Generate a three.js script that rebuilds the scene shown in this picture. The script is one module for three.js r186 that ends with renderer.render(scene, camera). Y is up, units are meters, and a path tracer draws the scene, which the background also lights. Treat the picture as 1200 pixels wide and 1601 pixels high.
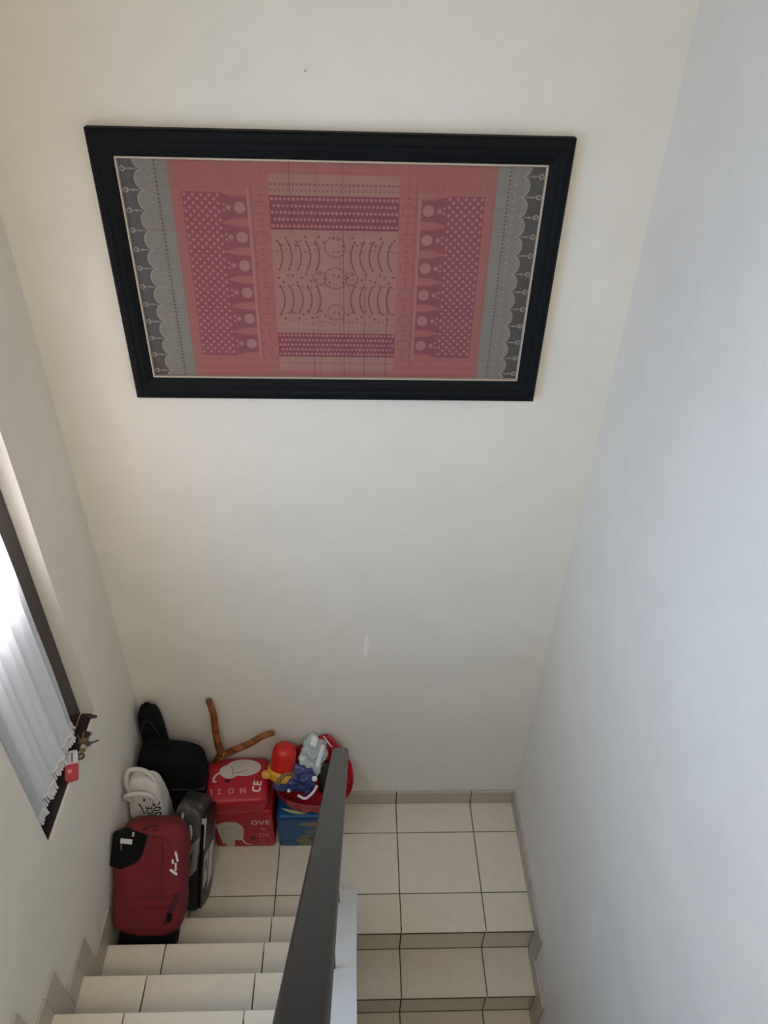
import * as THREE from 'three';
import { RoundedBoxGeometry } from 'three/addons/geometries/RoundedBoxGeometry.js';
import { ImprovedNoise } from 'three/addons/math/ImprovedNoise.js';
import { mergeGeometries, mergeVertices } from 'three/addons/utils/BufferGeometryUtils.js';
import { RectAreaLightUniformsLib } from 'three/addons/lights/RectAreaLightUniformsLib.js';

// ---------------------------------------------------------------- camera, sky, daylight, exposure
const scene = new THREE.Scene();
const camera = new THREE.PerspectiveCamera(2 * Math.atan(800.5 / 1150.36) * 180 / Math.PI, 1200 / 1601, 0.05, 60);
{
  const r = new THREE.Vector3(0.99931819, 0.02530334, 0.02688663);
  const u = new THREE.Vector3(-0.00381078, 0.79502298, -0.60656734);
  const f = new THREE.Vector3(0.03672367, -0.60605132, -0.79457735);
  const m = new THREE.Matrix4().makeBasis(r, u, f.clone().negate());
  camera.quaternion.setFromRotationMatrix(m);
  camera.position.set(-0.84830673, 3.64587213, 2.2057628);
}
const renderer = new THREE.WebGLRenderer({ antialias: true });
renderer.toneMapping = THREE.LinearToneMapping;
renderer.toneMappingExposure = 1.0;
renderer.shadowMap.enabled = true;
scene.background = new THREE.Color().setRGB(0.80, 0.90, 1.0);
scene.backgroundIntensity = 0.6;
RectAreaLightUniformsLib.init();
function windowLight(w, h, pos, target, col, power) {
  const l = new THREE.RectAreaLight(new THREE.Color().setRGB(...col), power, w, h);
  l.position.set(...pos); l.lookAt(...target); scene.add(l); return l;
}
// geometry constants of the stairwell (metres, landing = y 0, back wall = z 0, right wall = x 0)
const LW = -1.862, ZN = 0.6722, RL = 0.1977, TL = 0.1884, RR = 0.2088, TR = 0.1975, CEIL = 4.5, ZB = 4.6, LOW = -1.90;
const UPY = 10 * RL, UPZ = ZN + 9 * TL;
const W1 = { z0: 0.375, z1: 0.905, y0: 1.26, y1: 3.05 };       // stair window in the left wall
const W2 = { z0: 1.00, z1: 2.00, y0: 1.75, y1: 3.45 };         // upper hall window in the left wall, out of the frame
windowLight(0.40, 0.95, [LW - 0.14, 2.50, 0.64], [0, 2.50, 0.64], [0.95, 0.91, 0.97], 12);   // sky light on the upper pane only, above the added outside wall
windowLight(1.0, 1.7, [LW - 0.20, 2.60, 1.50], [0, 2.60, 1.50], [0.30, 0.57, 1.0], 6.3);

// ---------------------------------------------------------------- helpers
let seed = 7;
const rnd = () => { seed = (seed * 1664525 + 1013904223) >>> 0; return seed / 4294967296; };
const noise = new ImprovedNoise();
const nz = (x, y, z) => noise.noise(x, y, z);
const taken = {};
function numbered(n) { if (taken[n] === undefined) { taken[n] = 0; return n; } taken[n]++; return n + '_' + String(taken[n]).padStart(3, '0'); }
function mesh(name, g, m, parent) {
  const o = new THREE.Mesh(g, m); o.name = name; o.castShadow = true; o.receiveShadow = true;
  if (parent) parent.add(o); return o;
}
function thing(name, label, category, pos = [0, 0, 0], group) {
  const o = new THREE.Group(); o.name = numbered(name); o.position.set(...pos);
  o.userData = { label, category }; if (group) o.userData.group = group; scene.add(o); return o;
}
function struct(name, g, m, label) {
  const o = mesh(name, g, m); o.userData = { kind: 'structure' }; if (label) { o.userData.label = label; }
  scene.add(o); return o;
}
const T = (g, x, y, z) => g.translate(x, y, z);
function bx(x0, x1, y0, y1, z0, z1) {   // box by bounds, uv in metres
  const g = new THREE.BoxGeometry(x1 - x0, y1 - y0, z1 - z0); T(g, (x0 + x1) / 2, (y0 + y1) / 2, (z0 + z1) / 2);
  const p = g.attributes.position, n = g.attributes.normal, uv = g.attributes.uv;
  for (let i = 0; i < p.count; i++) {
    const X = Math.abs(n.getX(i)), Y = Math.abs(n.getY(i));
    if (X > .5) uv.setXY(i, p.getZ(i), p.getY(i)); else if (Y > .5) uv.setXY(i, p.getX(i), p.getZ(i)); else uv.setXY(i, p.getX(i), p.getY(i));
  }
  return g;
}
function rbx(w, h, d, r, seg = 2) { return new RoundedBoxGeometry(w, h, d, seg, r); }
function merge(a) { return mergeGeometries(a.map(g => { const q = g.index ? g.toNonIndexed() : g; for (const k of Object.keys(q.attributes)) if (!['position', 'normal', 'uv'].includes(k)) q.deleteAttribute(k); return q; })); }
function tube(pts, r, seg = 24, rad = 8, closed = false) {
  return new THREE.TubeGeometry(new THREE.CatmullRomCurve3(pts.map(p => new THREE.Vector3(...p)), closed), seg, r, rad, closed);
}
// rounded, slightly uneven soft box; uv is planar along one axis so that print keeps its place
function puffy(w, h, d, o = {}) {
  const { e = 5, n = 18, amp = 0, freq = 8, sd = 0, uvAxis = 'z', fn } = o;
  let g = new THREE.BoxGeometry(2, 2, 2, n, n, n); g.deleteAttribute('uv'); g.deleteAttribute('normal'); g = mergeVertices(g, 1e-4);
  const p = g.attributes.position, uv = new Float32Array(p.count * 2), v = new THREE.Vector3();
  for (let i = 0; i < p.count; i++) {
    v.fromBufferAttribute(p, i);
    const s = Math.pow(Math.abs(v.x) ** e + Math.abs(v.y) ** e + Math.abs(v.z) ** e, -1 / e); v.multiplyScalar(s);
    const q = [v.x, v.y, v.z];
    const a = uvAxis === 'z' ? [q[0], q[1]] : uvAxis === 'y' ? [q[0], -q[2]] : [-q[2], q[1]];
    uv[2 * i] = a[0] / 2 + .5; uv[2 * i + 1] = a[1] / 2 + .5;
    v.set(v.x * w / 2, v.y * h / 2, v.z * d / 2);
    if (amp) {
      const k = amp * (nz(v.x * freq + sd, v.y * freq, v.z * freq) + .5 * nz(v.x * freq * 2.3, v.y * freq * 2.3 + sd, v.z * freq * 2.3));
      const l = v.clone().normalize(); v.addScaledVector(l, k);
    }
    if (fn) fn(v, q);
    p.setXYZ(i, v.x, v.y, v.z);
  }
  g.setAttribute('uv', new THREE.BufferAttribute(uv, 2)); g.computeVertexNormals(); return g;
}
function canvasTex(w, h, draw) {
  const c = document.createElement('canvas'); c.width = w; c.height = h; draw(c.getContext('2d'), w, h);
  const t = new THREE.CanvasTexture(c); t.colorSpace = THREE.SRGBColorSpace; t.anisotropy = 8; return t;
}
function noiseTex(size, f, lo, hi, srgb, rep = [1, 1], oct = 4) {   // tiling grey noise
  const d = new Uint8Array(size * size * 4);
  for (let y = 0; y < size; y++) for (let x = 0; x < size; x++) {
    let s = 0, a = 1, t = 0, q = f;
    for (let o = 0; o < oct; o++) {
      const A = x / size * Math.PI * 2, B = y / size * Math.PI * 2, k = q / 6.283;
      s += a * nz(Math.cos(A) * k + 3.1 * o, Math.sin(A) * k + Math.cos(B) * k, Math.sin(B) * k + 7.7); t += a; a *= .55; q *= 2.1;
    }
    const v = Math.max(0, Math.min(255, 255 * (lo + (hi - lo) * (s / t * .9 + .5)))); const i = 4 * (y * size + x);
    d[i] = d[i + 1] = d[i + 2] = v; d[i + 3] = 255;
  }
  const t = new THREE.DataTexture(d, size, size); t.wrapS = t.wrapT = THREE.RepeatWrapping; t.magFilter = THREE.LinearFilter; t.minFilter = THREE.LinearMipmapLinearFilter; t.generateMipmaps = true;
  if (srgb) t.colorSpace = THREE.SRGBColorSpace; t.repeat.set(...rep); t.needsUpdate = true; return t;
}
const rgb = (r, g, b) => new THREE.Color().setRGB(r, g, b);
const mat = (c, rough = .7, o = {}) => new THREE.MeshStandardMaterial({ color: Array.isArray(c) ? rgb(...c) : c, roughness: rough, ...o });

// ---------------------------------------------------------------- materials
const fine = noiseTex(256, 40, 0, 1, false, [6, 6]);
const coarse = noiseTex(256, 9, 0.972, 1.0, true, [0.7, 0.7]);
const M = {
  wall: mat([0.86, 0.80, 0.70], .62, { bumpMap: fine, bumpScale: .0006, map: coarse }),
  curb: mat([0.82, 0.81, 0.77], .5, { bumpMap: fine, bumpScale: .0004 }),
  ceil: mat([0.82, 0.80, 0.76], .8),
  grout: mat([0.13, 0.11, 0.085], .9),
  concrete: mat([0.45, 0.42, 0.38], .9),
  wood: mat([0.030, 0.018, 0.016], .35),
  rail: new THREE.MeshPhysicalMaterial({ color: rgb(0.011, 0.0075, 0.0065), roughness: .28, specularIntensity: .30 }),
  steel: mat([0.03, 0.028, 0.027], .4),
  frame: new THREE.MeshPhysicalMaterial({ color: rgb(0.006, 0.007, 0.008), roughness: .6, specularIntensity: .25 }),
  gold: mat([0.50, 0.41, 0.32], .5, { metalness: .15 }),
};
const tileNoise = noiseTex(256, 16, 0.962, 1.0, true, [2.2, 2.2]);
const tileMats = [[.775, .685, .545], [.79, .70, .56], [.76, .67, .53]].map(c => new THREE.MeshPhysicalMaterial({ color: rgb(...c), roughness: .33, map: tileNoise, clearcoat: .25, clearcoatRoughness: .25 }));
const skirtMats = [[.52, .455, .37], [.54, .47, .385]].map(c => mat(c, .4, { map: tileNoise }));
const glass = new THREE.MeshPhysicalMaterial({ color: 0xffffff, transmission: 1, thickness: 0, roughness: 0.02, ior: 1.5 });

// ---------------------------------------------------------------- room shell
struct('wall_back', bx(LW - .16, .16, LOW - .2, CEIL, -.15, 0), M.wall);
mesh('paint_patch', T(new THREE.CylinderGeometry(.5, .5, 1, 24).scale(.024, .0008, .14).rotateX(Math.PI / 2).rotateZ(-.06), -.806, 1.225, .0002), mat([.92, .88, .82], .5), scene.getObjectByName('wall_back'));
struct('wall_right', bx(0, .15, LOW - .2, CEIL, -.15, ZB), M.wall);
struct('wall_near', bx(LW - .16, .16, LOW - .2, CEIL, ZB, ZB + .15), M.wall);
struct('ceiling', bx(LW - .16, .16, CEIL, CEIL + .15, -.15, ZB + .15), M.ceil);
{
  const x0 = LW - .16, x1 = LW, P = [];
  const cuts = [-.15, W1.z0, W1.z1, W2.z0, W2.z1, ZB];
  for (let i = 0; i < 5; i++) {
    const w = i === 1 ? W1 : i === 3 ? W2 : null;
    if (!w) P.push(bx(x0, x1, LOW - .2, CEIL, cuts[i], cuts[i + 1]));
    else { P.push(bx(x0, x1, LOW - .2, w.y0, w.z0, w.z1)); P.push(bx(x0, x1, w.y1, CEIL, w.z0, w.z1)); }
  }
  struct('wall_left', merge(P), M.wall);
}
struct('added_wall_outside', bx(-3.1, -2.95, LOW - .2, 2.05, -1.5, ZB), mat([.5, .48, .45], .9), 'added unseen wall outside that hides the lower sky');  // added unseen blocker, keeps the sky to the upper part of the window
// upper hall floor, lower hall floor
struct('floor_upper', bx(LW, 0, UPY - .16, UPY, UPZ + .02, ZB), tileMats[0]);
struct('floor_lower', bx(LW, 0, LOW - .2, LOW, .65, ZB), tileMats[1]);

// ---------------------------------------------------------------- tiles
const G = .0025, TT = .012;
const tileCache = {};
function tileGeo(w, d, t = TT) {
  const k = [w, d, t].map(v => v.toFixed(4)).join();
  if (!tileCache[k]) {
    const s = new THREE.Shape(), a = w / 2, b = d / 2; s.moveTo(-a, -b); s.lineTo(a, -b); s.lineTo(a, b); s.lineTo(-a, b); s.closePath();
    const g = new THREE.ExtrudeGeometry(s, { depth: t - .0012, bevelEnabled: true, bevelThickness: .0012, bevelSize: .0012, bevelOffset: -.0012, bevelSegments: 1 });
    g.rotateX(-Math.PI / 2); g.translate(0, -(t - .0012), 0); tileCache[k] = g;   // top at y = 0
  }
  return tileCache[k];
}
let tk = 0;
function tile(parent, x0, x1, z0, z1, y, mats = tileMats) {       // horizontal tile
  const o = mesh('tile', tileGeo(x1 - x0 - 2 * G, z1 - z0 - 2 * G), mats[(tk++ * 7 + 3) % mats.length], parent);
  o.position.set((x0 + x1) / 2, y, (z0 + z1) / 2); return o;
}
function vtile(parent, x0, x1, y0, y1, z, dir, mats = tileMats) { // riser / skirting tile facing +z (dir 1) or -z
  const o = mesh('tile', tileGeo(x1 - x0 - 2 * G, y1 - y0 - 2 * G), mats[(tk++ * 5 + 1) % mats.length], parent);
  o.rotation.x = dir * Math.PI / 2; o.position.set((x0 + x1) / 2, (y0 + y1) / 2, z); return o;
}
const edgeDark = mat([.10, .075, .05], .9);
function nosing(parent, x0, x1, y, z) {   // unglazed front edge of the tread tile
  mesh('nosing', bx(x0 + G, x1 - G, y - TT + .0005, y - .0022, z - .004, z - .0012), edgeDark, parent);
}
const PX0 = -.945, PX1 = -.842;           // stair curb between the flights
const xsR = [-.001, -.2333, -.6333, PX1], xsL = [PX0, -1.2212, -1.6212, LW + .001];
{
  const fl = struct('floor', bx(LW, 0, -.16, -.0035, 0, ZN - .0325), M.grout);
  const xs = [-.001, -.2333, -.6333, -1.0333, -1.2350, -1.6350, LW + .001], zs = [.010, .1777, .4891, ZN];
  for (let i = 0; i < 6; i++) for (let j = 0; j < 3; j++) tile(fl, xs[i + 1], xs[i], zs[j], zs[j + 1], 0);
}
{ // flight going down towards the viewer on the right
  const N = 9, P = [];
  for (let k = 1; k <= N; k++) P.push(bx(PX1, 0, -k * RR - .25, -k * RR - .0125, ZN + (k - 1) * TR - .034, ZN + k * TR - .0325));
  for (let k = 0; k < N; k++) P.push(bx(PX1, 0, -(k + 1) * RR - .02, -k * RR - .0125, ZN + k * TR - .08, ZN + k * TR - .0325));
  const fl = struct('stair_flight', merge(P), M.grout, 'lower flight of cream tiled steps going down');
  for (let k = 1; k <= N; k++) for (let i = 0; i < 3; i++) {
    tile(fl, xsR[i + 1], xsR[i], ZN + (k - 1) * TR - .019, ZN + k * TR, -k * RR);
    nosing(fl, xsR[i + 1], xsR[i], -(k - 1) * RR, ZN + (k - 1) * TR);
    vtile(fl, xsR[i + 1], xsR[i], -k * RR, -(k - 1) * RR - TT, ZN + (k - 1) * TR - .0193, 1);
  }
}
{ // flight going up towards the viewer on the left
  const N = 9, P = [];
  for (let k = 1; k <= N; k++) P.push(bx(LW, PX0, (k - 1) * RL - .25, k * RL - .0125, ZN + (k - 1) * TL + .032, ZN + k * TL + .04));
  const fl = struct('stair_flight_001', merge(P), M.grout, 'upper flight of cream tiled steps going up');
  for (let k = 1; k <= N; k++) for (let i = 0; i < 3; i++) {
    tile(fl, xsL[i + 1], xsL[i], ZN + (k - 1) * TL, ZN + k * TL + .02, k * RL);
    vtile(fl, xsL[i + 1], xsL[i], (k - 1) * RL, k * RL - TT, ZN + (k - 1) * TL + .0193, -1);
  }
}
// skirting tiles
function plate(pts, t) {   // polygon in the (z, y) plane, thickness t along +x
  const s = new THREE.Shape(pts.map(([z, y]) => new THREE.Vector2(z, y)));
  const g = new THREE.ExtrudeGeometry(s, { depth: t, bevelEnabled: false }); g.rotateY(-Math.PI / 2); g.translate(t, 0, 0); return g; // z-> z, depth -> -x then shifted
}
{
  const b = struct('baseboard_back', bx(LW, 0, .001, .098, .0005, .004), M.grout);
  const xs = [-.001, -.2333, -.6333, -1.0333, -1.235, -1.635, LW + .001];
  for (let i = 0; i < 6; i++) vtile(b, xs[i + 1], xs[i], .001, .103, .0135, 1, skirtMats);
  const r = struct('baseboard_right', bx(-.004, -.0005, .001, .098, .014, ZN - .02), M.grout);
  const zs = [.0145, .1777, .4891, ZN + .085];
  for (let j = 0; j < 3; j++) {
    const top = .103, pts = j < 2 ? [[zs[j] + G, .001], [zs[j + 1] - G, .001], [zs[j + 1] - G, top], [zs[j] + G, top]]
      : [[zs[j] + G, .001], [ZN + .001, .001], [ZN + .001, -.105], [ZN + .085, -.105], [ZN + .085, top], [zs[j] + G, top]];
    mesh('tile', T(plate(pts, .0085), -.0095, 0, 0), skirtMats[j % 2], r);
  }
  for (let k = 1; k <= 8; k++) {  // stepped pieces down the lower flight
    const y = -k * RR, z0 = ZN + (k - 1) * TR + .087, z1 = ZN + k * TR, f = ZN + (k - 1) * TR + .001;
    const pts = [[f, y + .001], [z1 + .001, y + .001], [z1 + .001, y - .105], [z1 + .085, y - .105], [z1 + .085, y + .103], [f, y + .103]];
    mesh('tile', T(plate(pts, .0085), -.0095, 0, 0), skirtMats[k % 2], r);
  }
  const l = struct('baseboard_left', bx(LW + .0005, LW + .004, .001, .098, .014, ZN - .1), M.grout);
  mesh('tile', T(plate([[.0145, .001], [ZN - .09, .001], [ZN - .09, .103], [.0145, .103]], .0085), LW + .001, 0, 0), skirtMats[0], l);
  for (let k = 1; k <= 9; k++) { // stepped pieces up the upper flight
    const y = k * RL, z0 = ZN + (k - 1) * TL, z1 = z0 + TL;
    mesh('tile', T(plate([[z0 + .001, y + .001], [z1 - .088, y + .001], [z1 - .088, y + .118], [z0 + .001, y + .118]], .0085), LW + .001, 0, 0), skirtMats[k % 2], l);
    mesh('tile', T(plate([[z0 - .086, y - RL + .001], [z0 - .001, y - RL + .001], [z0 - .001, y + .118], [z0 - .086, y + .118]], .0085), LW + .001, 0, 0), skirtMats[(k + 1) % 2], l);
  }
}
// white curb wall between the flights
const SL = 1.06, CZ = .648, CY = .385;
{
  const pts = [[CZ, -.001], [CZ, CY], [UPZ + .02, CY + SL * (UPZ + .02 - CZ)], [UPZ + .02, LOW], [CZ, LOW]];
  struct('wall_stair_curb', T(plate(pts, PX1 - PX0 - .002), PX0 + .001, 0, 0), M.curb, 'white painted curb wall between the two flights');
}
// ---------------------------------------------------------------- ceiling light of the upper hall (behind the viewer)
{
  const L = thing('ceiling_light', 'square white ceiling light in the upper hall behind the viewer', 'lamp', [-.93, CEIL, 3.2]);
  mesh('lamp_frame', T(rbx(1.26, .05, 1.26, .01), 0, -.0255, 0), mat([.8, .8, .8], .5), L);
  mesh('diffuser', T(rbx(1.2, .006, 1.2, .002), 0, -.0535, 0), mat([.9, .9, .88], .6, { emissive: rgb(1, .92, .80), emissiveIntensity: 0.9 }), L);
  const a = new THREE.RectAreaLight(rgb(1, .92, .74), 6.8, 1.2, 1.2); a.position.set(0, -.06, 0); a.rotation.x = -Math.PI / 2; L.add(a);
}
// ---------------------------------------------------------------- handrail
{
  const R = thing('handrail', 'dark brown handrail sloping up above the white stair curb', 'handrail', [-.903, CY, CZ]);
  const rs = 1.085, len = Math.hypot(1.80, 1.80 * rs), ang = Math.atan(rs), y0 = 1.385 - CY;
  const g = rbx(.057, .042, len, .012, 4); T(g, 0, 0, len / 2); g.rotateX(-ang);
  mesh('rail', T(g, 0, y0 + .004, .006), M.rail, R);
  for (let i = 0; i < 5; i++) {
    const z = .10 + i * .42, yb = SL * z - .008, yt = y0 + rs * z - .022;
    mesh('post', T(rbx(.018, yt - yb, .018, .003), -.020, (yb + yt) / 2, z), M.steel, R);
  }
}
// ---------------------------------------------------------------- stair window, curtain
function buildWindow(name, w, withSill) {
  const dx = .055, xf = LW - dx, fw = withSill ? .105 : .065, o = new THREE.Group(); o.name = name; o.userData = { kind: 'structure' }; scene.add(o);
  const bar = (n, z0, z1, y0, y1) => mesh(n, T(rbx(.05, y1 - y0, z1 - z0, .006), xf - .025, (y0 + y1) / 2, (z0 + z1) / 2), M.wood, o);
  bar('window_frame', w.z0, w.z0 + fw, w.y0, w.y1); bar('window_frame', w.z1 - fw, w.z1, w.y0, w.y1);
  bar('window_frame', w.z0 + fw, w.z1 - fw, w.y0, w.y0 + .065); bar('window_frame', w.z0 + fw, w.z1 - fw, w.y1 - fw, w.y1);
  mesh('pane', bx(xf - .03, xf - .026, w.y0 + .061, w.y1 - fw + .004, w.z0 + fw - .004, w.z1 - fw + .004), glass, o);
  if (withSill) mesh('window_sill', T(rbx(.046, .02, w.z1 - w.z0 - .001, .004), LW - .0325, w.y0 - .0085, (w.z0 + w.z1) / 2), M.wood, o);
  return o;
}
buildWindow('window_1', W1, true);
buildWindow('window_2', W2, false);
const sheer = new THREE.MeshPhysicalMaterial({ color: rgb(.86, .86, .88), roughness: 1, transmission: .45, thickness: 0, side: THREE.DoubleSide });
{
  const z0 = .478, z1 = .893, yb = 1.335, yt = 3.03, N = 90, K = 40;
  const C = thing('curtain', 'white sheer curtain with fringed hem hanging in the stair window', 'curtain', [LW - .036, yb, .67]);
  const pos = [], uv = [], idx = [];
  const off = (z, y) => .0085 * Math.sin(z * 62 + 1.6 * nz(y * .8, z * 3, 1)) + .005 * Math.sin(z * 131 + y * 1.3) + .004 * nz(z * 14, y * 2, 5);
  for (let i = 0; i <= N; i++) for (let j = 0; j <= K; j++) {
    const z = z0 + (z1 - z0) * i / N, y = yb + (yt - yb) * j / K;
    pos.push(off(z, y) - .004, y - yb, z - .67); uv.push(i / N, j / K);
    if (i < N && j < K) { const a = i * (K + 1) + j, b = a + K + 1; idx.push(a, b, a + 1, b, b + 1, a + 1); }
  }
  const g = new THREE.BufferGeometry(); g.setAttribute('position', new THREE.Float32BufferAttribute(pos, 3)); g.setAttribute('uv', new THREE.Float32BufferAttribute(uv, 2)); g.setIndex(idx); g.computeVertexNormals();
  mesh('curtain_panel', g, sheer, C);
  const F = [];
  for (let i = 0; i < 58; i++) {
    const z = z0 + (z1 - z0) * (i + .5) / 58, x = off(z, yb) - .004, L = .030 + .018 * rnd();
    const c = new THREE.CylinderGeometry(.0035, .0050, L, 6); c.rotateX((rnd() - .5) * .5); c.rotateZ((rnd() - .2) * .35); F.push(T(c, x + .003, -L / 2 + .004, z - .67));
  }
  const band = []; for (let i = 0; i <= 60; i++) { const z = z0 + (z1 - z0) * i / 60; band.push([off(z, yb) - .002, .002, z - .67]); }
  F.push(tube(band, .005, 120, 6));
  mesh('fringe', merge(F), mat([.72, .70, .68], .95), C).userData.kind = 'stuff';
  mesh('curtain_rod', T(new THREE.CylinderGeometry(.008, .008, W1.z1 - W1.z0 - .004, 12).rotateX(Math.PI / 2), -.004, yt - yb + .002, (W1.z0 + W1.z1) / 2 - .67), M.steel, C);
}
// things on the window ledge
{
  const y = W1.y0 + .0018;
  const pk = thing('small_carton', 'small red and white carton lying on the window ledge', 'carton', [-1.876, y, .617]);
  pk.rotation.y = .30;
  const tx = canvasTex(128, 320, (c, w, h) => {
    c.fillStyle = '#e6dede'; c.fillRect(0, 0, w, h); c.fillStyle = '#c8474d'; c.fillRect(0, h * .5, w, h * .5);
    c.fillStyle = '#6d6068'; c.fillRect(w * .52, h * .1, w * .12, h * .34); c.fillStyle = '#e8a9a0'; c.beginPath(); c.arc(w * .4, h * .74, 22, 0, 7); c.fill();
  });
  mesh('carton_body', T(puffy(.044, .022, .122, { e: 14, n: 8, uvAxis: 'y' }), 0, .011, 0), mat([1, 1, 1], .5, { map: tx }), pk);
  const ky = thing('key_bunch', 'bunch of keys with dark tags lying on the window ledge', 'keys', [-1.862, y, .53]);
  const brass = mat([.42, .30, .14], .35, { metalness: .8 }), iron = mat([.22, .2, .19], .35, { metalness: .8 }), dark = mat([.03, .025, .03], .5);
  mesh('ring', T(new THREE.TorusGeometry(.014, .0016, 8, 28).rotateX(Math.PI / 2), 0, .0022, 0), iron, ky);
  const mk = (a, l, m, yy, name = 'key') => {
    const s = new THREE.Shape(); s.absarc(0, 0, .011, .35, Math.PI * 2 - .35, false); s.lineTo(l, -.0035);
    for (let i = 0; i < 3; i++) { s.lineTo(l - .004 + .002 * i, .0035); } s.lineTo(l * .6, .0035); s.closePath();
    const h = new THREE.Path(); h.absarc(-.004, 0, .003, 0, 6.283, true); s.holes.push(h);
    const g = new THREE.ExtrudeGeometry(s, { depth: .0022, bevelEnabled: false, curveSegments: 10 }); g.rotateX(-Math.PI / 2); g.translate(.02, 0, 0); g.rotateY(a); mesh(name, T(g, 0, yy, 0), m, ky);
  };
  mk(1.35, .045, brass, .0036); mk(.45, .038, iron, .006); mk(2.2, .042, iron, .0085); mk(-1.3, .03, brass, .0060); mk(1.8, .04, brass, .011);
  mesh('key_fob', T(new THREE.CylinderGeometry(.013, .013, .006, 20), -.002, .0042, -.052), dark, ky);
  mesh('key_fob', T(new THREE.TorusGeometry(.011, .004, 8, 20).rotateX(Math.PI / 2), .004, .0045, .043), dark, ky);
  const gl = thing('dark_ledge_object', 'small dark curved object at the far end of the window ledge', 'case', [-1.868, y, .398]);
  const cg = new THREE.CapsuleGeometry(.008, .026, 6, 14); cg.rotateZ(Math.PI / 2); cg.scale(1, .8, .9);  // small dark rounded form, not identified further
  mesh('rounded_body', T(cg, 0, .0066, 0), mat([.05, .035, .03], .5), gl);
}
// ---------------------------------------------------------------- framed woven cloth
{
  const X0 = -1.573, X1 = -.258, Y0 = 2.4545, Y1 = 3.257, bw = .062, bt = .070;
  const fr = thing('framed_textile', 'black framed pink woven cloth hanging on the back wall', 'picture', [(X0 + X1) / 2, Y0, .001]);
  const w = X1 - X0, h = Y1 - Y0, a = w / 2;
  const prof = [[0, 0], [0, .026], [.006, .032], [.022, .034], [.030, .030], [.040, .029], [.055, .022], [.0625, .018], [.0625, 0]]; // across, height
  function side(len, bwid) { // mitred moulding: outer edge along x at y=0, going inwards +y
    const s = bwid / .0625, pos = [], idx = [];
    prof.forEach(([c, hh]) => { const q = c * s; pos.push(-len / 2 + q * side.ka, q, hh, len / 2 - q * side.ka, q, hh); });
    for (let i = 0; i < prof.length - 1; i++) idx.push(2 * i, 2 * i + 1, 2 * i + 2, 2 * i + 1, 2 * i + 3, 2 * i + 2);
    let g = new THREE.BufferGeometry(); g.setAttribute('position', new THREE.Float32BufferAttribute(pos, 3)); g.setIndex(idx); g = g.toNonIndexed(); g.computeVertexNormals();
    g.setAttribute('uv', new THREE.Float32BufferAttribute(new Float32Array(g.attributes.position.count * 2), 2)); return g;
  }
  const dbl = M.frame.clone(); dbl.side = THREE.DoubleSide;
  side.ka = bw / bt; let g = side(w, bt); mesh('frame_bar', g, dbl, fr);
  g = side(w, bt); g.rotateZ(Math.PI); g.translate(0, h, 0); mesh('frame_bar', g, dbl, fr);
  side.ka = bt / bw; g = side(h, bw); g.rotateZ(-Math.PI / 2); g.translate(-a, h / 2, 0); mesh('frame_bar', g, dbl, fr);
  g = side(h, bw); g.rotateZ(Math.PI / 2); g.translate(a, h / 2, 0); mesh('frame_bar', g, dbl, fr);
  const ix = a - bw, iy0 = bt, iy1 = h - bt, s = .006;
  const sl = (x0, x1, y0, y1) => mesh('gilt_slip', T(rbx(x1 - x0, y1 - y0, .014, .002), (x0 + x1) / 2, (y0 + y1) / 2, .012), M.gold, fr);
  sl(-ix, ix, iy0, iy0 + s); sl(-ix, ix, iy1 - s, iy1); sl(-ix, -ix + s, iy0, iy1); sl(ix - s, ix, iy0, iy1);
  mesh('backing_board', bx(-ix - .01, ix + .01, iy0 - .01, iy1 + .01, .001, .004), mat([.2, .16, .12], .9), fr);
  const cloth = canvasTex(1600, 896, drawCloth);
  const cg = bx(-ix, ix, iy0, iy1, .0045, .0075); const uv = cg.attributes.uv, p = cg.attributes.position;
  for (let i = 0; i < p.count; i++) uv.setXY(i, (p.getX(i) + ix) / (2 * ix), (p.getY(i) - iy0) / (iy1 - iy0));
  mesh('woven_cloth', cg, mat([.66, .64, .63], .85, { map: cloth, bumpMap: fine, bumpScale: .0004 }), fr);
  mesh('picture_glass', bx(-ix + .004, ix - .004, iy0 + .004, iy1 - .004, .0115, .0130), new THREE.MeshPhysicalMaterial({ color: 0xffffff, transmission: 1, thickness: 0, roughness: .12, ior: 1.45, specularIntensity: .12 }), fr);
}
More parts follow.
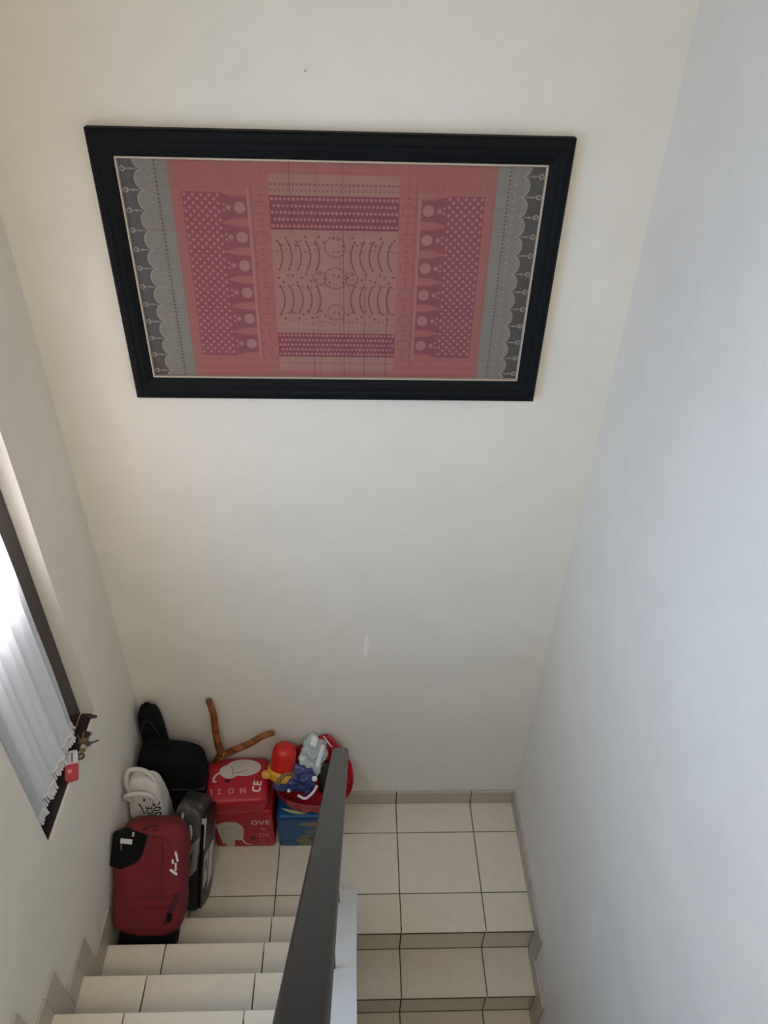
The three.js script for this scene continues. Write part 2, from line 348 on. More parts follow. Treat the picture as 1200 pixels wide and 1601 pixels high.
function drawCloth(c, W, H) {
  const X = u => u * W, Y = v => v * H;
  const base = '#bd736d', deep = '#a1565f', dot = '#c48583', pale = '#c08a80', grey = '#9a958b', dark = '#605c56', lace = '#b3ada1';
  c.fillStyle = base; c.fillRect(0, 0, W, H);
  const R = (u0, u1, v0, v1, col) => { c.fillStyle = col; c.fillRect(X(u0), Y(v0), X(u1) - X(u0), Y(v1) - Y(v0)); };
  const disc = (x, y, r, col) => { c.fillStyle = col; c.beginPath(); c.arc(x, y, r, 0, 6.2832); c.fill(); };
  // upper and lower patterned borders
  for (let k = 0; k < 3; k++) for (let i = 0; i < 60; i++) { const u = .13 + .77 * i / 60; disc(X(u), Y(.055 + .035 * k), 4, k === 1 ? '#a9695f' : '#b0746b'); disc(X(u + .006), Y(.905 + .035 * k), 4, '#ad6f67'); }
  R(0, 1, 0, .02, '#b4746c'); R(0, 1, .975, 1, '#b4706a');
  // end borders: dark ground with lace scallops
  for (const sgn of [0, 1]) {
    const U = u => sgn ? 1 - u : u;
    const RR2 = (u0, u1, v0, v1, col) => R(Math.min(U(u0), U(u1)), Math.max(U(u0), U(u1)), v0, v1, col);
    RR2(0, .06, 0, 1, dark); RR2(.05, .115, 0, 1, grey);
    for (let i = 0; i <= 12; i++) {
      const v = (i + .1) / 12;
      c.fillStyle = grey; c.beginPath(); c.ellipse(X(U(.056)), Y(v), X(.019), Y(.041), 0, 0, 6.2832); c.fill();
      c.strokeStyle = lace; c.lineWidth = 4; c.beginPath(); c.ellipse(X(U(.056)), Y(v), X(.019), Y(.041), 0, sgn ? -1.5 : 1.64, sgn ? 1.5 : 4.64); c.stroke();
      c.strokeStyle = '#8d897e'; c.lineWidth = 7; c.beginPath(); c.moveTo(X(U(.045)), Y(v + .042)); c.lineTo(X(U(.014)), Y(v + .042)); c.stroke();
      c.strokeStyle = '#b7b2a4'; c.lineWidth = 5; c.beginPath(); c.arc(X(U(.012)), Y(v + .042), 8, 0, 6.2832); c.stroke();
      disc(X(U(.03)), Y(v + .042), 4, '#aaa598');
    }
    for (let i = 0; i < 60; i++) { disc(X(U(.086)), Y(i / 60), 4.6, '#726e66'); if (i % 2) disc(X(U(.072)), Y(i / 60), 4, lace); disc(X(U(.102)), Y(i / 60 + .008), 3, '#aaa498'); }
    RR2(.115, .128, 0, 1, '#b5756e');
    // dotted field with pointed teeth
    const f0 = .14, f1 = .225, tip = .292, v0 = .135, v1 = .885;
    RR2(f0, f1, v0, v1, deep);
    const n = 6, dv = (v1 - v0) / n;
    for (let i = 0; i < n; i++) {
      const a = v0 + i * dv, m = a + dv / 2;
      c.fillStyle = deep; c.beginPath(); c.moveTo(X(U(f1 - .002)), Y(a - .004)); c.lineTo(X(U(f1 - .002)), Y(a + dv + .004)); c.quadraticCurveTo(X(U(.245)), Y(a + dv * .92), X(U(.262)), Y(a + dv * .86)); c.lineTo(X(U(tip)), Y(a + dv * .86)); c.lineTo(X(U(tip)), Y(a + dv * .14)); c.lineTo(X(U(.262)), Y(a + dv * .14)); c.quadraticCurveTo(X(U(.245)), Y(a + dv * .08), X(U(f1 - .002)), Y(a)); c.fill();
      c.fillStyle = base; c.beginPath(); c.moveTo(X(U(.228)), Y(a)); c.lineTo(X(U(tip)), Y(a - dv * .14)); c.lineTo(X(U(tip)), Y(a + dv * .14)); c.fill();
      disc(X(U(.274)), Y(m), 22, pale); disc(X(U(.274)), Y(m), 14, '#c28c83'); disc(X(U(.247)), Y(m), 10, dot); disc(X(U(.236)), Y(m - .012), 5, dot); disc(X(U(.236)), Y(m + .012), 5, dot);
    }
    for (let i = 0; i < 9; i++) for (let j = 0; j < 22; j++) { const u = f0 + .006 + i * .0098, v = v0 + .012 + j * .0342 + (i % 2) * .0171; if (v < v1 - .005) disc(X(U(u)), Y(v), 6.3, dot); }
    RR2(tip, tip + .006, .12, .90, pale); RR2(tip + .010, tip + .013, .10, .92, '#a86a63');
    for (let i = 0; i < 6; i++) { c.strokeStyle = '#a4655f'; c.lineWidth = 4; c.beginPath(); c.arc(X(U(.322)), Y(v0 + (i + .5) * dv), 24, 0, 6.2832); c.stroke(); for (const q of [-1, 1]) disc(X(U(.322)), Y(v0 + (i + .5) * dv + q * .05), 5, '#a4655f'); }
  }
  // centre panel
  const c0 = .345, c1 = .655;
  R(c0, c1, .06, .96, '#bb897d');
  for (const [a, b] of [[.145, .285], [.765, .885]]) {
    R(c0, c1, a, b, '#974d55');
    const rows = 5; for (let j = 0; j < rows; j++) for (let i = 0; i < 30; i++) { const u = c0 + .006 + i * .0103 + (j % 2) * .0051; if (u < c1 - .003) disc(X(u), Y(a + (j + .5) * (b - a) / rows), 5.2 + 1.6 * rnd(), dot); }
    c.fillStyle = '#8a3c49'; c.fillRect(X(c0), Y(b) - 4, X(c1 - c0), 5);
  }
  c.lineCap = 'round';
  for (const v of [.40, .60]) for (let i = 0; i < 5; i++) for (const q of [-1, 1]) {
    const u = q < 0 ? c0 + .014 + i * .023 : c1 - .014 - i * .023, k = q * -.013; c.strokeStyle = '#85524c'; c.lineWidth = 6; c.setLineDash([9, 7]);
    c.beginPath(); c.moveTo(X(u), Y(v - .065)); c.quadraticCurveTo(X(u + k * 1.6), Y(v), X(u), Y(v + .065)); c.stroke();
  }
  c.setLineDash([]);
  for (const v of [.335, .50, .675]) for (let i = 0; i < 26; i++) { if (v === .335 && i % 4 === 3) continue; disc(X(c0 + .012 + i * .0116), Y(v + .02 * Math.sin(i * 1.9)), 5, '#8f5b54'); disc(X(c0 + .012 + i * .0116), Y(v + .038 + .008 * Math.cos(i)), 3.6, '#96625a'); }
  for (const [u, v, r] of [[.5, .36, 40], [.5, .50, 44], [.46, .50, 26], [.54, .50, 26], [.5, .66, 34]]) { c.strokeStyle = '#95605a'; c.lineWidth = 5; c.setLineDash([7, 8]); c.beginPath(); c.arc(X(u), Y(v), r, 0, 6.2832); c.stroke(); }
  c.setLineDash([]);
  for (let i = 0; i < 30; i++) { const u = c0 + (c1 - c0) * (i + .5) / 30; disc(X(u), Y(.10), 5, '#9d665f'); disc(X(u), Y(.125), 3.5, '#9d665f'); disc(X(u), Y(.92), 4, '#a56c66'); }
  // weave: thin warp and weft lines, and the crease lines of the folded cloth
  for (let i = 0; i < 260; i++) { c.strokeStyle = `rgba(${i % 2 ? '225,170,160' : '90,45,45'},${.05 + .06 * rnd()})`; c.lineWidth = 1 + 2 * rnd(); const x = rnd() * W; c.beginPath(); c.moveTo(x, 0); c.lineTo(x, H); c.stroke(); }
  for (let i = 0; i < 160; i++) { c.strokeStyle = `rgba(${i % 2 ? '225,170,160' : '90,45,45'},${.04 + .05 * rnd()})`; c.lineWidth = 1 + 2 * rnd(); const y = rnd() * H; c.beginPath(); c.moveTo(0, y); c.lineTo(W, y); c.stroke(); }
  for (const [u, a, b] of [[.575, .45, 1], [.632, .55, 1], [.395, 0, .3], [.52, 0, 1], [.44, .75, 1]]) { c.strokeStyle = 'rgba(85,40,42,.45)'; c.lineWidth = 3; c.beginPath(); c.moveTo(X(u), Y(a)); c.lineTo(X(u), Y(b)); c.stroke(); }
}
// nail in the back wall
{
  const n = thing('nail', 'tiny nail head in the wall above the picture', 'nail', [-.986, 3.396, 0]);
  mesh('nail_head', T(new THREE.CylinderGeometry(.0026, .0026, .002, 12).rotateX(Math.PI / 2), 0, 0, .005), mat([.35, .33, .3], .5), n);
  mesh('nail_shank', T(new THREE.CylinderGeometry(.0012, .0012, .005, 8).rotateX(Math.PI / 2), 0, 0, .0025), mat([.35, .33, .3], .5), n);
}
// ---------------------------------------------------------------- printed cartons
const red = '#b3202c';
function elephantSide(c, w, h) {   // pale elephant print lying on its side, letters below
  c.fillStyle = red; c.fillRect(0, 0, w, h);
  c.fillStyle = '#cfc4b8';
  c.beginPath(); c.ellipse(w * .60, h * .26, w * .27, h * .19, .08, 0, 7); c.fill();
  c.beginPath(); c.ellipse(w * .38, h * .34, w * .15, h * .15, .3, 0, 7); c.fill();
  c.lineWidth = w * .035; c.strokeStyle = '#cfc4b8'; c.lineCap = 'round';
  c.beginPath(); c.moveTo(w * .30, h * .34); c.quadraticCurveTo(w * .14, h * .40, w * .155, h * .54); c.lineTo(w * .19, h * .55); c.stroke();
  c.strokeStyle = '#8f7f76'; c.lineWidth = w * .012; c.beginPath(); c.moveTo(w * .40, h * .20); c.quadraticCurveTo(w * .46, h * .34, w * .42, h * .46); c.moveTo(w * .44, h * .36); c.quadraticCurveTo(w * .56, h * .38, w * .66, h * .31); c.stroke();
  c.fillStyle = '#3d0d14'; c.beginPath(); c.moveTo(w * .30, h * .52); c.lineTo(w * .42, h * .50); c.lineTo(w * .38, h * .60); c.fill();
  c.fillStyle = '#d98890'; c.textAlign = 'center'; c.textBaseline = 'middle';
  [['I', .14], ['Z', .26], ['O', .44], ['N', .62]].forEach(([t, u]) => { c.save(); c.translate(w * u, h * .77); c.rotate(t === 'O' ? 0 : -.2); c.font = `bold ${h * .17}px sans-serif`; c.fillText(t, 0, 0); c.restore(); });
  c.fillStyle = '#eedcd8'; c.save(); c.translate(w * .83, h * .69); c.rotate(-1.45); c.font = `bold ${h * .22}px sans-serif`; c.fillText('CE', 0, 0); c.restore();
}
function elephantFront(c, w, h) {
  c.fillStyle = red; c.fillRect(0, 0, w, h);
  c.fillStyle = '#cfc4b8';
  c.beginPath(); c.moveTo(w * .06, h * .34); c.quadraticCurveTo(w * .2, h * .22, w * .40, h * .27); c.quadraticCurveTo(w * .54, h * .36, w * .50, h * .58); c.lineTo(w * .47, h * .76); c.lineTo(w * .40, h * .80); c.lineTo(w * .34, h * .76); c.lineTo(w * .30, h * 1); c.lineTo(w * .18, h * 1); c.lineTo(w * .17, h * .86); c.lineTo(w * .12, h * .90); c.closePath(); c.fill();
  c.lineCap = 'round'; c.strokeStyle = '#cfc4b8'; c.lineWidth = w * .035; c.beginPath(); c.moveTo(w * .46, h * .76); c.quadraticCurveTo(w * .50, h * .95, w * .60, h * .92); c.stroke();
  c.strokeStyle = '#8f7f76'; c.lineWidth = w * .012; c.beginPath(); c.arc(w * .28, h * .53, w * .13, 2.2, 6.6); c.stroke();
  c.fillStyle = '#3d0d14'; c.beginPath(); c.moveTo(w * .58, h * .72); c.lineTo(w * .68, h * .68); c.lineTo(w * .66, h * .82); c.fill();
  c.fillStyle = '#e0b9b8'; c.textAlign = 'center'; c.font = `bold ${h * .17}px sans-serif`; c.fillText('OVE', w * .80, h * .34);
  c.fillStyle = '#cf7f85'; c.font = `bold ${h * .13}px sans-serif`; c.fillText('R', w * .83, h * .52); c.font = `bold ${h * .15}px sans-serif`; c.fillText('OE', w * .84, h * .70); c.font = `${h * .1}px sans-serif`; c.fillText('No 2', w * .85, h * .83); c.fillText('TO LO', w * .85, h * .94);
}
{
  const b1 = thing('gift_carton', 'red carton with a pale elephant print standing on the landing', 'box', [-1.405, .0005, .142]);
  mesh('carton_body', T(puffy(.298, .318, .205, { e: 26, n: 14, uvAxis: 'z' }), 0, .159, 0), mat([1, 1, 1], .5, { map: canvasTex(512, 512, elephantFront) }), b1);
  const b2 = thing('gift_bag', 'rounded red elephant print case lying on top of the red carton', 'box', [-1.425, .3195, .146]);
  b2.rotation.y = .04;
  mesh('rounded_body', T(puffy(.31, .135, .245, { e: 6.5, n: 20, uvAxis: 'y', amp: .003, freq: 9, fn: (v, q) => { if (v.y < 0) { v.x *= 1 - .30 * q[1] * q[1]; v.z *= 1 - .10 * q[1] * q[1]; } } }), 0, .0675, 0), mat([1, 1, 1], .42, { map: canvasTex(640, 512, elephantSide) }), b2);
  const b3 = thing('picture_carton', 'blue carton with yellow print under the open red bag', 'box', [-1.095, .0005, .137]);
  mesh('carton_body', T(puffy(.285, .272, .215, { e: 26, n: 14, uvAxis: 'z' }), 0, .136, 0), mat([1, 1, 1], .45, { map: canvasTex(512, 512, (c, w, h) => {
    c.fillStyle = '#0f4f86'; c.fillRect(0, 0, w, h); c.fillStyle = '#123a63'; c.fillRect(0, h * .04, w, h * .05);
    for (let i = 0; i < 26; i++) { c.fillStyle = `rgba(90,140,175,${.12 + .2 * rnd()})`; c.beginPath(); c.arc(w * (.06 + .26 * rnd()), h * (.15 + .7 * rnd()), 6 + 16 * rnd(), 0, 7); c.fill(); }
    c.fillStyle = '#6f6d42'; c.beginPath(); c.ellipse(w * .62, h * .78, w * .30, h * .20, 0, 0, 7); c.fill();
    c.fillStyle = '#847a58'; c.beginPath(); c.ellipse(w * .62, h * .24, w * .25, h * .07, 0, 0, 7); c.fill();
    c.fillStyle = '#5f6a6a'; c.beginPath(); c.ellipse(w * .66, h * .48, w * .20, h * .09, 0, 0, 7); c.fill();
    c.fillStyle = '#4d3826'; c.beginPath(); c.ellipse(w * .64, h * .72, w * .10, h * .07, 0, 0, 7); c.fill();
  }) }), b3);
  const s = new THREE.Shape(); s.moveTo(-.06, .012); s.quadraticCurveTo(0, -.03, .07, -.018); s.quadraticCurveTo(.0, .002, -.06, .012);
  const pg = new THREE.ExtrudeGeometry(s, { depth: .0008, bevelEnabled: false }); pg.rotateX(-Math.PI / 2);
  mesh('lid_print', T(pg, -.06, .2722, .07), mat([.62, .58, .25], .5), b3);
}
// ---------------------------------------------------------------- open red bag with its contents
{
  const bag = thing('shopping_bag', 'open red plastic bag slumped on the blue carton', 'bag', [-1.07, .2745, .13]);
  const rim = [[-.99, .645, .035], [-.93, .54, .03], [-.868, .395, .045], [-.868, .345, .14], [-.93, .37, .225], [-1.02, .405, .262], [-1.12, .425, .262], [-1.205, .435, .225], [-1.235, .46, .15], [-1.195, .51, .06], [-1.09, .58, .035]].map(p => new THREE.Vector3(...p));
  const rc = new THREE.CatmullRomCurve3(rim, true), N = 96, K = 14, base = bag.position;
  const mid = (k) => rc.getPoint(k);
  function wall(off) {
    const pos = [], uv = [], idx = [];
    for (let i = 0; i <= N; i++) {
      const r = mid((i % N) / N), ang = Math.atan2(r.z - .145, r.x + 1.055);
      const bxp = -1.07 + Math.cos(ang) * .105, bzp = .135 + Math.sin(ang) * .075;
      for (let j = 0; j <= K; j++) {
        const t = j / K, s = Math.sin(t * Math.PI / 2);
        let x = bxp + (r.x - bxp) * Math.pow(t, .55), y = .277 + (r.y - .277) * t ** 1.15, z = bzp + (r.z - bzp) * Math.pow(t, .55);
        const wr = .010 * Math.sin(t * Math.PI) * (Math.sin(i * .9 + 3 * nz(t * 2, i * .1, 3)) + nz(i * .35, t * 5, 9));
        x += Math.cos(ang) * (wr - off * t); z = Math.max(.012 + off, z + Math.sin(ang) * (wr - off * t)); y += off * .2;
        pos.push(x - base.x, y - base.y, z - base.z); uv.push(i / N, t);
        if (i < N && j < K) { const a = i * (K + 1) + j, b = a + K + 1; idx.push(a, a + 1, b, b, a + 1, b + 1); }
      }
    }
    const g = new THREE.BufferGeometry(); g.setAttribute('position', new THREE.Float32BufferAttribute(pos, 3)); g.setAttribute('uv', new THREE.Float32BufferAttribute(uv, 2)); g.setIndex(idx); g.computeVertexNormals(); return g;
  }
  const rm = mat([.46, .016, .028], .38, { side: THREE.DoubleSide });
  mesh('bag_wall', wall(0), rm, bag);
  mesh('bag_bottom', T(new THREE.CylinderGeometry(.11, .11, .004, 32).scale(1, 1, .75), 0, .003, .005), rm, bag);
  const hp = [[-1.0, .62, .04], [-.975, .655, .06], [-.945, .62, .075], [-.915, .56, .06]].map(p => [p[0] - base.x, p[1] - base.y, p[2] - base.z]);
  const hg = tube(hp, .009, 30, 8); hg.scale(1, 1, 1); mesh('bag_handle', hg, rm, bag);
  const hl = [[-1.005, .650, .05], [-.985, .645, .075], [-.965, .615, .085]].map(p => [p[0] - base.x, p[1] - base.y, p[2] - base.z]);
  mesh('bag_trim', tube(hl, .004, 16, 6), mat([.75, .5, .48], .6), bag);

  const toy = thing('toy_bucket', 'bright red toy bucket with yellow rim in the red bag', 'toy', [-1.205, .478, .135]);
  toy.rotation.set(-.35, .2, -.12); toy.scale.setScalar(1.25);
  const L = (pts, m, n) => mesh(n, new THREE.LatheGeometry(pts.map(p => new THREE.Vector2(...p)), 36), m, toy);
  L([[0.0001, .128], [.022, .127], [.038, .118], [.045, .10], [.048, .06], [.050, .03], [.047, .03], [.0001, .03]], mat([.62, .018, .010], .35), 'bucket_body');
  L([[.0001, -.012], [.048, -.012], [.056, -.004], [.057, .022], [.053, .032], [.0001, .032]], mat([.78, .40, .04], .4), 'bucket_rim');
  mesh('bucket_spout', T(puffy(.05, .03, .03, { e: 3, n: 8 }), -.055, .004, .01), mat([.80, .42, .06], .4), toy);
  mesh('bucket_handle', T(new THREE.TorusGeometry(.034, .007, 8, 24, Math.PI).rotateY(.3), .012, .0, .052), mat([.22, .14, .06], .5), toy);

  const pk = thing('plastic_packet', 'crumpled clear plastic packet on top of the red bag', 'packet', [-1.075, .50, .115]);
  pk.rotation.set(-.75, .15, -.28);
  mesh('packet_film', T(puffy(.118, .19, .05, { e: 4, n: 26, amp: .016, freq: 26, sd: 4 }), 0, .06, 0), new THREE.MeshPhysicalMaterial({ color: rgb(.62, .68, .65), roughness: .22, transmission: .35, thickness: 0, clearcoat: .6 }), pk);
  mesh('packet_label', T(puffy(.034, .05, .012, { e: 6, n: 8, amp: .003, freq: 30 }), -.014, .125, .024), mat([.80, .80, .78], .4), pk);
  mesh('packet_label', T(puffy(.022, .11, .010, { e: 5, n: 10, amp: .003, freq: 30, sd: 3 }), .033, .065, .026), mat([.72, .74, .73], .4), pk);

  const bl = thing('blue_bundle', 'crumpled dark blue bundle with white cord at the front of the bag', 'cloth', [-1.115, .455, .175]);
  bl.rotation.set(-.6, 0, -.1);
  mesh('bundle_cloth', T(puffy(.15, .12, .075, { e: 3.2, n: 30, amp: .022, freq: 22, sd: 11 }), 0, .02, 0), mat([.030, .042, .16], .35), bl);
  mesh('bundle_cloth', T(puffy(.09, .05, .05, { e: 3, n: 18, amp: .012, freq: 28, sd: 21 }), -.085, -.005, .01), mat([.05, .06, .14], .4), bl);
  mesh('white_cap', T(new THREE.SphereGeometry(.014, 20, 14).scale(1, 1, .6), .066, .045, .040), mat([.8, .8, .84], .4), bl);
  mesh('cord', tube([[-.005, -.040, .045], [.03, -.050, .05], [.062, -.022, .05], [.082, .014, .042]], .0065, 24, 8), mat([.75, .75, .8], .5), bl);
  mesh('cord_end', T(new THREE.SphereGeometry(.009, 14, 10), -.05, -.022, .045), mat([.72, .72, .78], .5), bl);
  const dk = thing('black_pouch', 'dark pouch tucked at the right inside the red bag', 'pouch', [-1.00, .43, .13]);
  dk.rotation.set(-.4, 0, .1);
  mesh('pouch_body', puffy(.07, .17, .05, { e: 3.5, n: 16, amp: .008, freq: 20 }), mat([.012, .012, .014], .6), dk);
}
// ---------------------------------------------------------------- wooden Y-shaped stand
{
  const w = thing('wooden_stand', 'brown wooden three-armed stand leaning on the wall behind the boxes', 'stand', [-1.5855, 0, .035]);
  const wt = canvasTex(64, 512, (c, W, H) => { c.fillStyle = '#a4602c'; c.fillRect(0, 0, W, H); for (let i = 0; i < 70; i++) { c.strokeStyle = `rgba(${i % 3 ? '70,30,10' : '190,120,60'},${.1 + .25 * rnd()})`; c.lineWidth = 1 + 3 * rnd(); const y = rnd() * W; c.beginPath(); c.moveTo(y, 0); c.bezierCurveTo(y + 8, H * .3, y - 8, H * .6, y + 4, H); c.stroke(); } });
  const wm = mat([1, 1, 1], .35, { map: wt });
  function arm(pts, r0, r1, n) {
    const cv = new THREE.CatmullRomCurve3(pts.map(p => new THREE.Vector3(p[0] + 1.5855, p[1], p[2] - .035)));
    const S = 32, R = 12, g = new THREE.TubeGeometry(cv, S, 1, R, false), P = g.attributes.position;
    for (let i = 0; i <= S; i++) {
      const t = i / S, c = cv.getPointAt(t), end = Math.min(1, Math.sqrt(Math.max(0, (1 - t) / .035))), r = (r0 + (r1 - r0) * t) * Math.max(end, .02);
      for (let j = 0; j <= R; j++) { const k = i * (R + 1) + j, v = new THREE.Vector3().fromBufferAttribute(P, k).sub(c).multiplyScalar(r).add(c); P.setXYZ(k, v.x, v.y, v.z); }
    }
    g.computeVertexNormals(); mesh(n, g, wm, w);
  }
  arm([[-1.498, .515, .062], [-1.510, .60, .052], [-1.514, .70, .040], [-1.514, .80, .028], [-1.527, .905, .026]], .019, .0145, 'stand_arm');
  arm([[-1.498, .515, .062], [-1.44, .55, .055], [-1.36, .585, .042], [-1.30, .625, .030], [-1.238, .652, .026]], .019, .0145, 'stand_arm');
  arm([[-1.498, .535, .062], [-1.530, .46, .052], [-1.570, .32, .036], [-1.5815, .15, .033], [-1.5855, .001, .035]], .021, .014, 'stand_leg');
  mesh('stand_joint', T(new THREE.SphereGeometry(.026, 20, 14).scale(1, 1.1, .7), -1.498 + 1.5855, .525, .062 - .035), wm, w);
}
// ---------------------------------------------------------------- black bags in the corner
const black = new THREE.MeshPhysicalMaterial({ color: rgb(.006, .006, .0065), roughness: .85, specularIntensity: .35, bumpMap: fine, bumpScale: .0006 });
{
  const b = thing('backpack', 'narrow black backpack standing upright in the wall corner', 'bag', [-1.800, .001, .055]);
  mesh('bag_body', T(puffy(.112, .89, .078, { e: 5, n: 26, amp: .004, freq: 9, fn: (v, q) => { v.x *= 1 - .06 * Math.max(0, q[1]); } }), 0, .44, 0), black, b);
  mesh('grab_handle', tube([[-.012, .862, 0], [-.006, .905, .0], [.012, .91, 0], [.016, .865, 0]], .006, 20, 8), black, b);
  mesh('zip', tube([[-.042, .55, .034], [-.038, .75, .037], [0, .83, .034], [.034, .75, .037], [.042, .55, .034]], .003, 40, 6), mat([.03, .03, .035], .4), b);
  const c = thing('travel_case', 'large black travel bag leaning beside the narrow backpack', 'bag', [-1.703, .001, .250]);
  const th = .03, pt = (g, n, m = black) => { g.rotateX(-th); return mesh(n, g, m, c); };
  pt(T(puffy(.292, .71, .145, { e: 7, n: 24, amp: .005, freq: 8, sd: 5, fn: (v, q) => { if (q[1] > 0) v.y -= .26 * v.x * q[1]; } }), .0, .357, -.075), 'bag_body');
  pt(T(puffy(.235, .40, .024, { e: 7, n: 14, amp: .003 }), .005, .26, -.004), 'front_pocket');
  pt(tube([[-.075, .725, -.075], [-.07, .752, -.075], [-.03, .754, -.075], [.0, .740, -.075], [.005, .705, -.075]], .010, 24, 8), 'grab_handle');
  pt(T(rbx(.292, .012, .150, .005), 0, .5, -.075), 'strap', mat([.02, .02, .022], .6));
}
// ---------------------------------------------------------------- white tote
{
  const t = thing('tote_bag', 'white printed shopping bag with soft handles by the left wall', 'bag', [-1.778, .001, .352]);
  const tx = canvasTex(512, 1024, (c, w, h) => {
    c.fillStyle = '#d9d2cb'; c.fillRect(0, 0, w, h); c.fillStyle = '#1c1a1c'; c.textAlign = 'left';
    const put = (s, u, v, f) => { c.save(); c.translate(w * u, h * v); c.rotate(-1.5708); c.scale(1, 2.3); c.font = `bold ${f}px sans-serif`; c.fillText(s, 0, 0); c.restore(); };
    put('NICE', .72, .31, 58); put('CODE', .94, .31, 62);
    c.fillRect(w * .50, h * .115, w * .06, h * .022);
    c.lineWidth = 16; c.strokeStyle = '#1c1a1c'; c.beginPath(); c.moveTo(w * .36, h * .16); c.quadraticCurveTo(w * .44, h * .19, w * .46, h * .24); c.stroke();
  });
  const tm = mat([1, 1, 1], .7, { map: tx });
  const th = .02, pt = (g, n, m = tm) => { g.rotateX(-th); return mesh(n, g, m, t); };
  pt(T(puffy(.152, .76, .165, { e: 5, n: 30, amp: .010, freq: 14, sd: 8, uvAxis: 'z', fn: (v, q) => { if (q[1] > .2) v.z *= 1 - .55 * (q[1] - .2); } }), 0, .38, -.01), 'bag_body');
  const cl = mat([.62, .59, .56], .8);
  pt(tube([[-.055, .68, .03], [-.062, .76, .02], [-.045, .815, 0], [.01, .80, -.01], [.05, .745, .0], [.062, .65, .02]], .011, 36, 8), 'bag_handle', cl);
  pt(tube([[-.050, .67, .05], [-.060, .72, .062], [-.01, .735, .06], [.04, .70, .05], [.055, .64, .045]], .011, 36, 8), 'bag_handle', cl);
}
// ---------------------------------------------------------------- black and white glossy bag
{
  const b = thing('printed_sack', 'glossy black and white bag in clear plastic beside the red duffel', 'bag', [-1.652, .001, .553]); b.rotation.y = -.28;
  const th = .38, pt = (g, n, m) => { g.rotateX(-th); return mesh(n, g, m, b); };
  const tx = canvasTex(512, 1024, (c, w, h) => {
    c.fillStyle = '#3c3838'; c.fillRect(0, 0, w, h); c.fillStyle = '#4a3d3e'; c.fillRect(w * .1, h * .2, w * .6, h * .3);
    const poly = (col, ...q) => { c.fillStyle = col; c.beginPath(); q.forEach(([x, y], i) => i ? c.lineTo(x * w, y * h) : c.moveTo(x * w, y * h)); c.fill(); };
    poly('#b8b2ab', [.50, .40], [.92, .26], [.88, .56], [.46, .72]); poly('#2b2728', [.62, .46], [.72, .40], [.66, .58], [.56, .64]); poly('#b9b2aa', [.30, .62], [.5, .70], [.55, .9], [.3, .95]);
  });
  pt(T(puffy(.140, .60, .13, { e: 6, n: 30, amp: .007, freq: 16, sd: 2 }), 0, .31, -.04), 'sack_body', mat([1, 1, 1], .30, { map: tx }));
  const sx = canvasTex(256, 1024, (c, w, h) => {
    c.fillStyle = '#0d0c10'; c.fillRect(0, 0, w, h);
    const poly = (col, ...q) => { c.fillStyle = col; c.beginPath(); q.forEach(([x, y], i) => i ? c.lineTo(x * w, y * h) : c.moveTo(x * w, y * h)); c.fill(); };
    poly('#cfcac3', [.54, .40], [.86, .38], [.86, .76], [.54, .84]); poly('#c2bdb6', [.14, .44], [.46, .40], [.46, .72], [.14, .78]); poly('#15131a', [.24, .50], [.38, .48], [.38, .60], [.24, .62]);
    poly('#8d8a88', [.9, .2], [.97, .2], [.97, .5], [.9, .5]); poly('#c4bfb8', [.02, .04], [.14, .04], [.10, .34], [.02, .34]);
  });
  pt(T(puffy(.022, .54, .125, { e: 7, n: 20, uvAxis: 'x', amp: .004, freq: 10 }), .070, .305, -.040), 'side_panel', mat([1, 1, 1], .3, { map: sx }));
  const film = new THREE.MeshPhysicalMaterial({ color: rgb(.9, .9, .9), roughness: .12, transmission: .92, thickness: 0 });
  pt(T(puffy(.132, .34, .05, { e: 4, n: 28, amp: .014, freq: 22, sd: 14 }), -.006, .43, .018), 'plastic_wrap', film);
  const hl = mat([.62, .58, .57], .3);  // pale tubes modelled in place of highlights on the clear plastic
  pt(tube([[-.045, .40, .053], [-.035, .47, .057], [-.022, .53, .051], [-.018, .575, .043]], .0065, 24, 8), 'plastic_glint', hl);
  pt(tube([[.012, .42, .055], [.028, .46, .059], [.032, .495, .057], [.024, .53, .053]], .006, 24, 8), 'plastic_glint', hl);
}
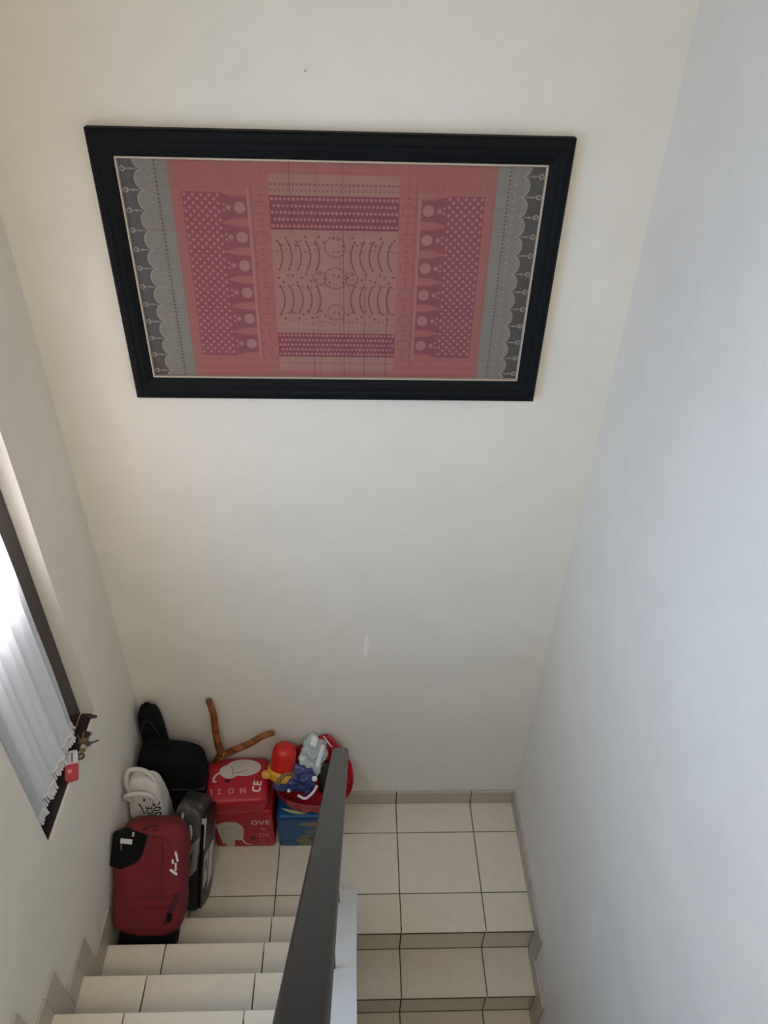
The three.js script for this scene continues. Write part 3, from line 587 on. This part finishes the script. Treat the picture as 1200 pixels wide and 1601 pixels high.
// ---------------------------------------------------------------- red duffel with black pouch
{
  const th = .75, D3 = thing('duffel_bag', 'dark red duffel bag with white logo leaning on the first step', 'bag', [-1.706, .517, .634]);
  D3.rotation.x = -th;
  const w = .297, h = .455, d = .18, e = 4.5;
  const surf = (x, y, k = 0) => d / 2 * Math.pow(Math.max(.001, 1 - Math.abs(x / (w / 2)) ** e - Math.abs(y / (h / 2)) ** e), 1 / e) + k;
  const rm = mat([.185, .010, .018], .75, { bumpMap: fine, bumpScale: .0008 }), seam = mat([.13, .008, .015], .8);
  mesh('bag_body', puffy(w, h, d, { e, n: 34, amp: .009, freq: 10, sd: 31 }), rm, D3);
  const on = (pts, r, n, m, k = 0) => mesh(n, tube(pts.map(([x, y]) => [x, y, surf(x, y, k)]), r, 40, 6), m, D3);
  on([[-.130, -.055], [-.08, -.058], [0, -.06], [.08, -.058], [.115, -.05]], .0035, 'seam', seam);
  on([[-.130, -.100], [-.08, -.098], [0, -.098], [.07, -.10], [.095, -.105]], .003, 'seam', seam);
  on([[.058, .17], [.062, .10], [.062, 0], [.058, -.06]], .0035, 'seam', seam);
  on([[-.12, .165], [-.06, .178], [.03, .176], [.09, .16]], .004, 'seam', seam);
  on([[-.045, -.095], [-.02, -.130], [.015, -.165]], .009, 'pocket_strap', rm, -.002);
  mesh('front_pocket', T(puffy(.21, .12, .05, { e: 4, n: 16, amp: .004, freq: 12 }), -.03, -.135, .066), rm, D3);
  on([[.075, -.17], [.095, -.13], [.112, -.085], [.122, -.05]], .011, 'shoulder_strap', mat([.06, .01, .02], .7), -.004);
  mesh('buckle', T(rbx(.02, .035, .012, .004), .095, -.14, surf(.095, -.14, .004)), black, D3);
  mesh('bag_base', T(puffy(.235, .13, .13, { e: 5, n: 12 }), -.02, -.262, -.055), black, D3);
  const wh = mat([.80, .74, .74], .5);
  const lg = (x, y, a, l, r) => { const g = new THREE.CapsuleGeometry(r, l, 4, 8); g.scale(1, 1, .3); g.rotateZ(a); mesh('logo', T(g, x, y, surf(x, y, .004)), wh, D3); };
  lg(.118, .098, .25, .034, .0048); lg(.104, .080, .1, .012, .0045); lg(.116, .058, 0, .026, .0042); lg(.108, .038, .95, .026, .0062);
  on([[-.02, .205], [-.01, .219], [.02, .219], [.03, .205]], .008, 'grab_handle', seam, .008);

  const p = thing('small_pouch', 'small black pouch with white tag lying on the red duffel', 'pouch', [-1.786, .652, .603]);
  p.rotation.set(-th + .05, 0, -.12);
  const s = new THREE.Shape(); [[-.070, .065], [-.02, .088], [.066, .070], [.060, -.020], [-.008, -.078], [-.066, -.062]].forEach(([x, y], i) => i ? s.lineTo(x, y) : s.moveTo(x, y)); s.closePath();
  const g = new THREE.ExtrudeGeometry(s, { depth: .024, bevelEnabled: true, bevelThickness: .010, bevelSize: .012, bevelOffset: -.010, bevelSegments: 4 });
  mesh('pouch_body', T(g, 0, 0, -.012), black, p);
  mesh('tag', T(rbx(.048, .020, .003, .001), -.012, .045, .024), mat([.72, .70, .70], .6), p);
  mesh('tag_cord', tube([[-.028, .036, .023], [-.030, .02, .025], [-.026, .008, .023]], .0022, 12, 6), mat([.2, .2, .22], .6), p);
  mesh('zip_pull', T(rbx(.008, .018, .003, .001), .012, .076, .023), mat([.5, .5, .52], .4), p);
}
scene.traverse(o => { if (o.isMesh) { o.castShadow = true; o.receiveShadow = true; } });
renderer.render(scene, camera);
